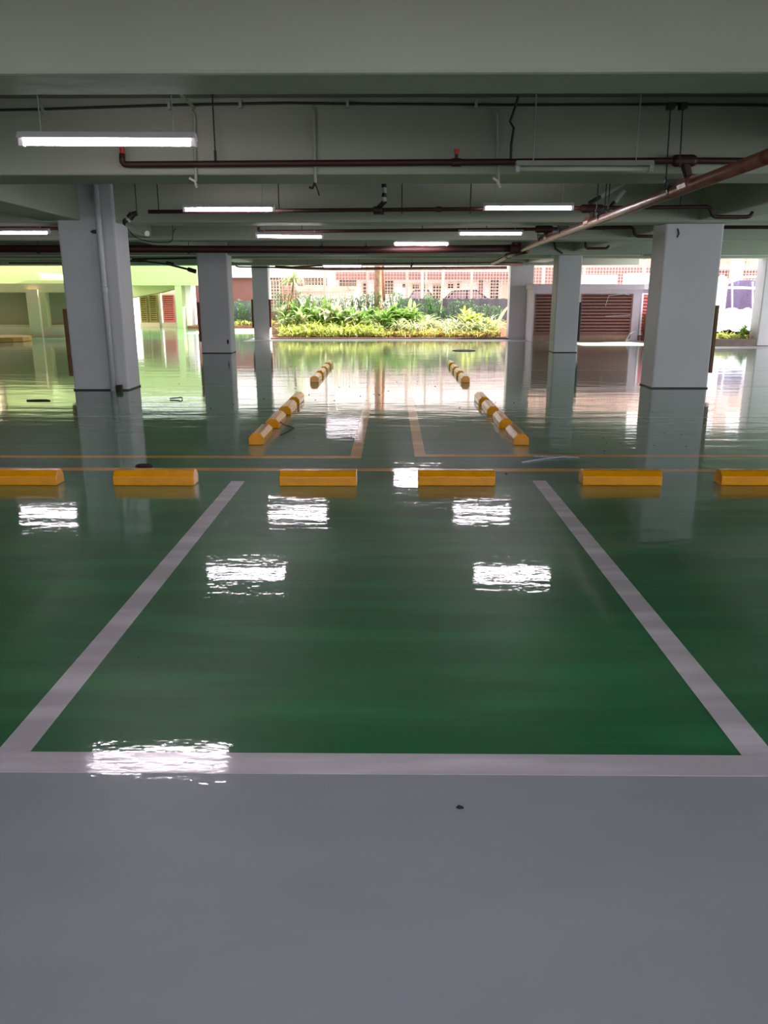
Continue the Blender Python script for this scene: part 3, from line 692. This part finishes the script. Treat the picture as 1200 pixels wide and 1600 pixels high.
# yucca
yb = P(456, 470, 31.0)
t = thing('yucca', (yb.x, 31.0, zsoil(31)), 'spiky pale yucca on a thin stem at the left of the bed', 'plant')
top = P(458, 440, 31.0)
part(MB().tube([(yb.x-.05, 31.0, zsoil(31)-.05), (yb.x, 31.0, yb.z), top], .035, 8), 'stem', M['wood'], t)
b = MB(); b.closed = False; rr = random.Random(3)
for i in range(75): blade(b, (top.x, 31.0, top.z+rr.uniform(-.05, .15)), rr.uniform(0, 6.28), rr.uniform(.45, .8), .05, rr.uniform(-.3, 1.5), rr.uniform(.8, 2.4), 5)
part(b, 'leaves', M['leaf_pale'], t)
# palm-like big leaf beside R3
t = thing('banana_leaf', P(783, 500, 29.2), 'single large pale leaf leaning beside the farthest right column', 'plant')
b = MB(); b.closed = False; v = P(775, 515, 29.3); blade(b, v, .35, 1.1, .28, 1.2, .5, 6); part(b, 'leaf', M['leaf_pale'], t)

# ================================================================== FENCE AND YARD
YF = 32.6
xl = P(398, 440, YF).x; xr = P(1200, 440, YF).x
zt = P(600, 404, YF).z; zb = P(600, 486, YF).z
t = thing('wire_fence', ((xl+xr)/2, YF, 0), 'pale welded wire mesh fence behind the planting', 'fence')
b = MB(); x = xl
while x < xr: b.box(x-.009, x+.009, YF-.009, YF+.009, zb, zt); x += .12
z = zb
while z < zt: b.box(xl, xr, YF-.009, YF+.009, z-.009, z+.009); z += .12
part(b, 'mesh_panel', M['fence'], t)
for px, w_ in ((416, .07), (507, .11), (574, .08), (636, .08), (666, .08), (737, .10), (848, .1), (912, .1), (1005, .13)):
    q = P(px, 440, YF); part(MB().box(q.x-w_/2, q.x+w_/2, YF-.05, YF+.05, -.1, zt), 'post', M['post'], t)
q0 = P(688, 488, YF-.4); q1 = P(694, 410, YF-.1); part(MB().bar(q0, q1, .1), 'brace', M['post'], t)
part(MB().box(xl, xr, YF-.05, YF+.05, zt, zt+.08), 'top_rail', M['post'], t)
# grey tarp with slack folds
def cloth(x0, x1, z0, z1, Y, amp, name, m, label, cat, nx=60, nz=8, ph=0, th=.004):
    b = MB(); b.closed = True
    def yy(i, j): return Y + amp*math.sin(i*.9+ph+j*.15)*(.4+.6*j/nz) + amp*.5*math.sin(i*2.3+j*.5)
    for s in (0, 1):
        for j in range(nz+1):
            for i in range(nx+1):
                sag = .03*math.sin(i*.8)**2 if j == nz else 0
                b.v.append((x0+(x1-x0)*i/nx, yy(i, j)+s*th, z0+(z1-z0)*j/nz - sag))
    o_ = (nx+1)*(nz+1)
    for j in range(nz):
        for i in range(nx):
            k = j*(nx+1)+i; b.f.append((k, k+1, k+nx+2, k+nx+1)); b.f.append((o_+k, o_+k+nx+1, o_+k+nx+2, o_+k+1))
    o = b.build(name, M[m], smooth=True); return tag(o, label, cat)
r = rect(624, 466, 800, 512, YF-.2)
cloth(r[0], r[1], r[2], r[3], YF-.16, .03, 'tarp', 'tarp', 'grey tarp hung along the fence behind the right half of the planting', 'tarp')
r = rect(362, 470, 402, 500, 39.2)
cloth(r[0]-.5, r[1], .1, r[3], 39.2, .03, 'tarp', 'tarp', 'grey tarp behind the bushes between the left columns', 'tarp', nx=16)
# tree trunk / pole
a = P(591, 482, 31.2); bq = P(591, 400, 31.2)
t = thing('tree_trunk', (a.x, 31.2, zsoil(31.2)), 'bare brown tree trunk rising from the middle of the bed', 'tree')
part(MB().tube([(a.x+.03, 31.2, zsoil(31.2)-.1), a, P(590, 440, 31.2), bq, bq+Vector((0, 0, 3))], [.17, .15, .14, .14, .13], 14), 'trunk', M['wood'], t, smooth=True)
part(MB().tube([P(600, 470, 31.5), P(598, 420, 31.5), P(599, 390, 31.5)], .06, 8), 'side_stem', M['wood'], t, smooth=True)
# white weathered low building with slab roof
Yq = 33.6
t = thing('pump_house', (-3, Yq, 0), 'low white outbuilding with weathered slab roof behind the bed', 'outbuilding')
r = rect(462, 447, 557, 455, Yq); part(MB().box(r[0], r[1], Yq-.1, Yq+2, r[2], r[3]), 'roof_slab', M['stone'], t)
r2 = rect(467, 455, 553, 520, Yq); part(MB().box(r2[0], r2[1], Yq+.15, Yq+1.8, -.2, r[2]), 'wall', M['house'], t)
l = rect(472, 461, 488, 482, Yq); louvre(t, l[0], l[1], l[2], l[3], Yq+.06, M['house'], M['house'], 6); l = rect(490, 461, 506, 482, Yq); louvre(t, l[0], l[1], l[2], l[3], Yq+.06, M['house'], M['house'], 6)

# ---- long white house
YH = 42.0
t = thing('house', (0, YH, 0), 'long white single-storey house with red-brown eave behind the fence', 'house')
xa = P(440, 450, YH).x; xb = P(800, 450, YH).x; ze = P(600, 438, YH).z
part(MB().box(xa+.2, xb, YH, YH+6, -.4, ze+.1), 'wall', M['house'], t)
r = rect(520, 425, 800, 437, YH-.8); part(MB().box(r[0], r[1]+1, YH-.8, YH-.6, r[2], r[3]), 'eave_band', M['house_red'], t)
part(MB().box(r[0], r[1]+1, YH-.8, YH+1, r[3], r[3]+.06), 'roof_edge', M['house'], t)
part(MB().box(xa+.2, xb+1, YH+.2, YH+6, ze+.1, ze+2.2), 'upper_wall', M['house'], t)
def window(t, x0, y0, x1, y1, nx, nz, Y=YH, mf='win_frame', nm='window'):
    l = rect(x0, y0, x1, y1, Y); w = .05; b = MB()
    b.box(l[0]-w, l[0], Y-.08, Y+.02, l[2]-w, l[3]+w); b.box(l[1], l[1]+w, Y-.08, Y+.02, l[2]-w, l[3]+w); b.box(l[0], l[1], Y-.08, Y+.02, l[3], l[3]+w); b.box(l[0], l[1], Y-.08, Y+.02, l[2]-w, l[2])
    for i in range(1, nx): x = l[0]+(l[1]-l[0])*i/nx; b.box(x-.015, x+.015, Y-.07, Y-.04, l[2], l[3])
    for i in range(1, nz): z = l[2]+(l[3]-l[2])*i/nz; b.box(l[0], l[1], Y-.07, Y-.04, z-.015, z+.015)
    fr = part(b, nm, M[mf], t)
    k = MB().box(l[0], l[1], Y-.03, Y-.01, l[2], l[3]); k.v = [tuple(Vector(v)-t.location) for v in k.v]; k.build('pane', M['glass'], fr)
window(t, 531, 437, 556, 449, 5, 3); window(t, 597, 439, 614, 459, 4, 4); window(t, 567, 443, 573, 459, 1, 3)
window(t, 700, 444, 708, 450, 2, 2); window(t, 714, 443, 718, 450, 1, 2); window(t, 767, 436, 778, 466, 2, 6); window(t, 645, 445, 654, 451, 2, 1); window(t, 659, 445, 666, 451, 2, 1)
window(t, 677, 446, 690, 466, 3, 4, nm='window')
r = rect(749, 434, 753, 466, YH); part(MB().box(r[0], r[1], YH-.2, YH, 0, r[3]), 'drainpipe', M['house_red'], t)
r = rect(640, 442, 669, 470, YH); part(MB().box(r[0], r[1], YH-.006, YH+.1, 0, r[3]), 'garage_door', M['house_cream'], t)
r = rect(772, 437, 800, 470, YH); part(MB().box(r[0]+.4, r[1], YH-.02, YH+.1, 0, r[3]), 'cream_wall', M['house_cream'], t)
r = rect(629, 444, 633, 449, YH); part(MB().box(r[0], r[1], YH-.06, YH, r[2], r[3]), 'meter_box', M['glass'], t)
# ---- terracotta and white house at left with carport
YR = 40.0
t = thing('house', (-7, YR, 0), 'red-walled house with white upper floor behind the yucca', 'house')
xa = P(400, 450, YR).x; xb = P(520, 450, YR).x
r = rect(400, 434, 518, 480, YR); part(MB().box(r[0]-3, r[1], YR, YR+1.5, -.3, r[3]), 'wall', M['house_red'], t)
r2 = rect(400, 404, 508, 433, YR); part(MB().box(r2[0]-3, r2[1], YR-.3, YR+1.5, r[3], r2[3]+2), 'upper_wall', M['house'], t)
window(t, 424, 440, 437, 466, 3, 5, Y=YR); window(t, 476, 435, 506, 445, 6, 2, Y=YR)
r = rect(510, 404, 522, 450, YR-.3); part(MB().box(r[0], r[1], YR-.3, YR+.3, 0, r[3]+1), 'white_pier', M['house'], t)
r = rect(440, 446, 455, 470, YR); part(MB().box(r[0], r[1], YR-.03, YR, 0, r[3]), 'door', M['louvre_red'], t)
# left gap: van, green canopy
YV = 46
t = thing('house', P(380, 450, 50), 'white shed with red band seen between the left columns', 'house')
r = rect(355, 432, 402, 480, 50); part(MB().box(r[0]-1, r[1]+1, 50, 53, -.3, r[3]), 'wall', M['house'], t)
r = rect(355, 434, 402, 441, 49.8); part(MB().box(r[0]-1, r[1]+1, 49.7, 49.95, r[2], r[3]), 'red_band', M['house_red'], t)
t = thing('canopy', P(372, 428, 42), 'round pale green canopy seen between the left columns', 'canopy')
q = P(370, 430, 42); part(MB().tube([(q.x-.4, 42, 0), (q.x-.4, 42, q.z)], .05, 8), 'post', M['post'], t)
part(MB().ball((q.x-.35, 42, q.z), .75, 20, 10, sc=(1, 1, .45)), 'dome', M['green_wall'], t, smooth=True)
# ---- cars
def car(px, base_px, Y, w, label, body='car', z=.3):
    q = P(px, base_px, Y); t = thing('car', (q.x, Y, z), label, 'car')
    L = w/2; b = MB()
    prof = [(-L, .25), (-L, .75), (-L*.82, .9), (-L*.5, .98), (-L*.25, 1.42), (L*.35, 1.45), (L*.68, 1.0), (L*.98, .85), (L, .3)]
    b.prism(prof, 'y', -.8, .8); b.build('body', M[body], t, bevel=.06)
    g_ = MB(); g_.prism([(-L*.43, 1.0), (-L*.22, 1.37), (L*.05, 1.38), (L*.05, 1.0)], 'y', -.82, .82); g_.prism([(L*.1, 1.0), (L*.1, 1.38), (L*.32, 1.38), (L*.55, 1.02)], 'y', -.82, .82); g_.build('side_glass', M['car_glass'], t)
    for s in (-.62, .62): MB().tube([(s*L, -.84, .31), (s*L, .84, .31)], .31, 16).build('wheel', M['black'], t)
    return t
car(655, 470, 37.6, 2.2, 'small dark car roof seen above the tarp in front of the garage door')
car(722, 470, 38.6, 3.6, 'long dark car seen low behind the grey tarp')
car(374, 470, 44.5, 3.4, 'white vehicle seen between the left columns', 'car_white', -.21)
# ---- far upper mottled wall & awning
t = thing('boundary_wall', (6, 52, 0), 'tall mottled tan wall rising behind the right side yard', 'wall')
r = rect(800, 380, 1260, 432, 52); part(MB().box(r[0], r[1], 52, 52.6, -.3, r[3]+1.5), 'wall', M['mottled'], t)
t = thing('awning', (2, 36, 0), 'pink corrugated awning across the top of the far opening', 'awning')
a = P(520, 421, 36); b_ = P(830, 421, 36); b = MB(); n = 90
for i in range(n):
    x0 = a.x+(b_.x-a.x)*i/n; x1 = a.x+(b_.x-a.x)*(i+1)/n; zz = .03*(i % 2)
    b.prism([(x0, a.z+zz), (x1, a.z+.03-zz), (x1, a.z+.05-zz), (x0, a.z+.02+zz)], 'y', 36, 38.5)
o = part(b, 'sheet', M['awning'], t)
for px in (522, 660, 800): q = P(px, 421, 36.2); part(MB().box(q.x-.05, q.x+.05, 36.15, 36.25, -.3, q.z), 'post', M['post'], t)
# band behind right fence: red wall and white AC boxes
t = thing('house', (9, 40, 0), 'red-brown house wall behind the vent shafts', 'house')
r = rect(800, 418, 1240, 470, 40); part(MB().box(r[0]+.8, r[1], 40, 42, -.3, r[3]), 'wall', M['house_red'], t)
for (a_, b_) in (((908, 430), (961, 442)), ((979, 427), (1013, 442))):
    r = rect(*a_, *b_, 39); part(MB().box(r[0], r[1], 38.6, 39.6, r[2]-.6, r[3]), 'white_box', M['tank'], t, bevel=.03)
# ================================================================== RIGHT YARD
t = thing('boundary_wall', (14, 33, 0), 'red-brown boards and posts behind the purple tarp', 'wall')
r = rect(1095, 418, 1215, 445, 33); part(MB().box(r[0]-.3, r[1]+1, 33, 33.2, -.2, r[3]), 'boards', M['house_red'], t)
r = rect(1095, 417, 1215, 421, 32.9); part(MB().box(r[0]-.3, r[1]+1, 32.8, 32.98, r[2], r[3]), 'white_rail', M['tank'], t)
r = rect(1146, 380, 1156, 448, 32.5); part(MB().box(r[0], r[1], 32.4, 32.6, 0, r[3]+1), 'post', M['post'], t)
r = rect(1095, 446, 1200, 506, 29.5)
cloth(r[0]-.5, r[1]+.6, .2, P(1180, 437, 29.5).z, 29.5, .05, 'tarp', 'purple', 'purple tarp wall behind the white plastic sheeting at right', 'tarp', nx=40)
b = MB()
t = thing('support_rails', (11.5, 29.2, 0), 'white pipe frame holding the purple tarp at right', 'frame')
for p, q in (((1128, 445), (1163, 433)), ((1163, 433), (1200, 432)), ((1120, 449), (1200, 451))): b.tube([P(*p, 29.2), P(*q, 29.2)], .045, 8)
for px in (1144, 1176): b.tube([P(px, 440, 29.2), P(px, 500, 29.2)], .03, 8)
part(b, 'rails', M['tank'], t)
q = P(1127, 440, 28.8); t = thing('water_tank', (q.x, 28.8, 0), 'overexposed white upright tank beside the large right column', 'tank')
zt_ = P(1127, 432, 28.8).z; part(MB().tube([(q.x, 28.8, .2), (q.x, 28.8, zt_-.1), (q.x, 28.8, zt_)], [.22, .22, .15], 20), 'body', M['tank'], t, smooth=False)
part(MB().tube([(q.x, 28.8, zt_), (q.x, 28.8, zt_+.05)], .08, 12), 'cap', M['tank'], t)
# plastic sheet lying over the bank
b = MB(); nx, ny = 40, 14
for s in (0, 1):
    for j in range(ny+1):
        for i in range(nx+1):
            x = 8.6+3.9*i/nx; y = 25.1+2.6*j/ny; z = .42+.62*(j/ny)**.8 + .04*math.sin(i*1.1+j*.9)+.02*math.sin(i*2.7) + s*.004
            b.v.append((x, y, z))
o_ = (nx+1)*(ny+1)
for j in range(ny):
    for i in range(nx):
        k = j*(nx+1)+i; b.f += [(k, k+1, k+nx+2, k+nx+1), (o_+k, o_+k+nx+1, o_+k+nx+2, o_+k+1)]
tag(b.build('plastic_sheet', M['plastic'], smooth=True), 'crumpled white plastic sheeting lying over the bank at right', 'plastic sheet')
b = MB(); b.prism([(25.3, -.1), (25.3, .3), (27.7, .95), (30, .95), (30, -.1)], 'x', 8.5, 14); tag(b.build('soil_bank', M['soil']), kind='structure')

# ================================================================== FLOOR DEBRIS
def leafbit(px, py, s, label, grp=None):
    q = G(px, py); b = MB(); n = 7; rr = random.Random(px*13+py)
    pts = [(s*math.cos(6.283*i/n)*rr.uniform(.5, 1.2), s*.6*math.sin(6.283*i/n)*rr.uniform(.5, 1.2)) for i in range(n)]
    b.prism(pts, 'z', .001, .001+s*.35); o = b.build('dry_leaf', M['debris']); o.location = (q.x, q.y, 0); o.rotation_euler = (0, 0, rr.uniform(0, 6)); return tag(o, label, 'leaf', grp)
for px, py in ((459, 685), (493, 625), (483, 617), (412, 623), (473, 629), (523, 626), (563, 619), (573, 626), (584, 616), (593, 617), (530, 605), (546, 604), (607, 611), (649, 634), (774, 629), (718, 637), (803, 629), (797, 645), (838, 696), (944, 705), (948, 693), (969, 693), (1038, 677), (1022, 696), (1064, 679), (1072, 698), (943, 684), (56, 659), (264, 643), (266, 659), (280, 600), (329, 638), (365, 632), (620, 597), (652, 596), (680, 604), (816, 693)):
    leafbit(px, py, .014 if py < 640 else .01, 'tiny dark leaf crumb on the glossy far floor', 'tiny dark crumbs scattered on the far floor')
leafbit(718, 1262, .012, 'tiny dark insect-like speck on the grey foreground floor')
leafbit(791, 741, .016, 'dark leaf speck right of the front wheel stop near the yellow line')
leafbit(216, 1028, .005, 'small dark speck on the near green floor at left')
q = G(225, 730); b = MB(); b.ball((0, 0, .004), .06, 10, 6, sc=(1.3, .5, .45)); o = b.build('dry_leaf', M['debris']); o.location = (q.x, q.y, 0.004); tag(o, 'curled dark leaf beside the yellow line behind a front wheel stop', 'leaf')
q = G(278, 624); b = MB(); b.tube([(-.12, 0, .012), (0, .02, .02), (.04, 0, .03), (.06, .03, .012)], .01, 6); o = b.build('twig', M['debris']); o.location = (q.x, q.y, 0); tag(o, 'small dark twig on the floor right of the large left column', 'twig')
b = MB(); b.tube([P(434, 657, 9.0), G(445, 664, .02), G(459, 668, .012), G(450, 674, .01), G(438, 680, .01)], .006, 6); tag(b.build('twig', M['debris']), 'thin bent twig leaning on the left receding row of wheel stops', 'twig')
q = G(725, 548); b = MB(); b.tube([(0, 0, .001), (0, 0, .012)], .32, 20); o = b.build('drain_cover', M['drain']); o.location = (q.x, q.y, 0); tag(o, 'dark round drain cover on the far floor before the planting', 'drain cover')

b = MB(); b.tube([G(815, 722, .006), G(850, 717, .006), G(880, 713.5, .012), G(905, 715, .006), G(860, 714, .008), G(835, 713, .006)], .008, 6); tag(b.build('plastic_strip', M['plastic']), 'thin clear plastic strip lying on the floor near the right yellow cross line', 'plastic')
q = G(62, 626); b = MB(); b.tube([(-.18, -.02, .004), (-.05, .03, .004), (.1, .03, .004), (.16, -.02, .004), (0, -.06, .004), (-.16, -.04, .004)], .012, 6); o = b.build('twig', M['debris']); o.location = (q.x, q.y, 0); tag(o, 'dark curled scrap lying on the floor left of the large left column', 'scrap')
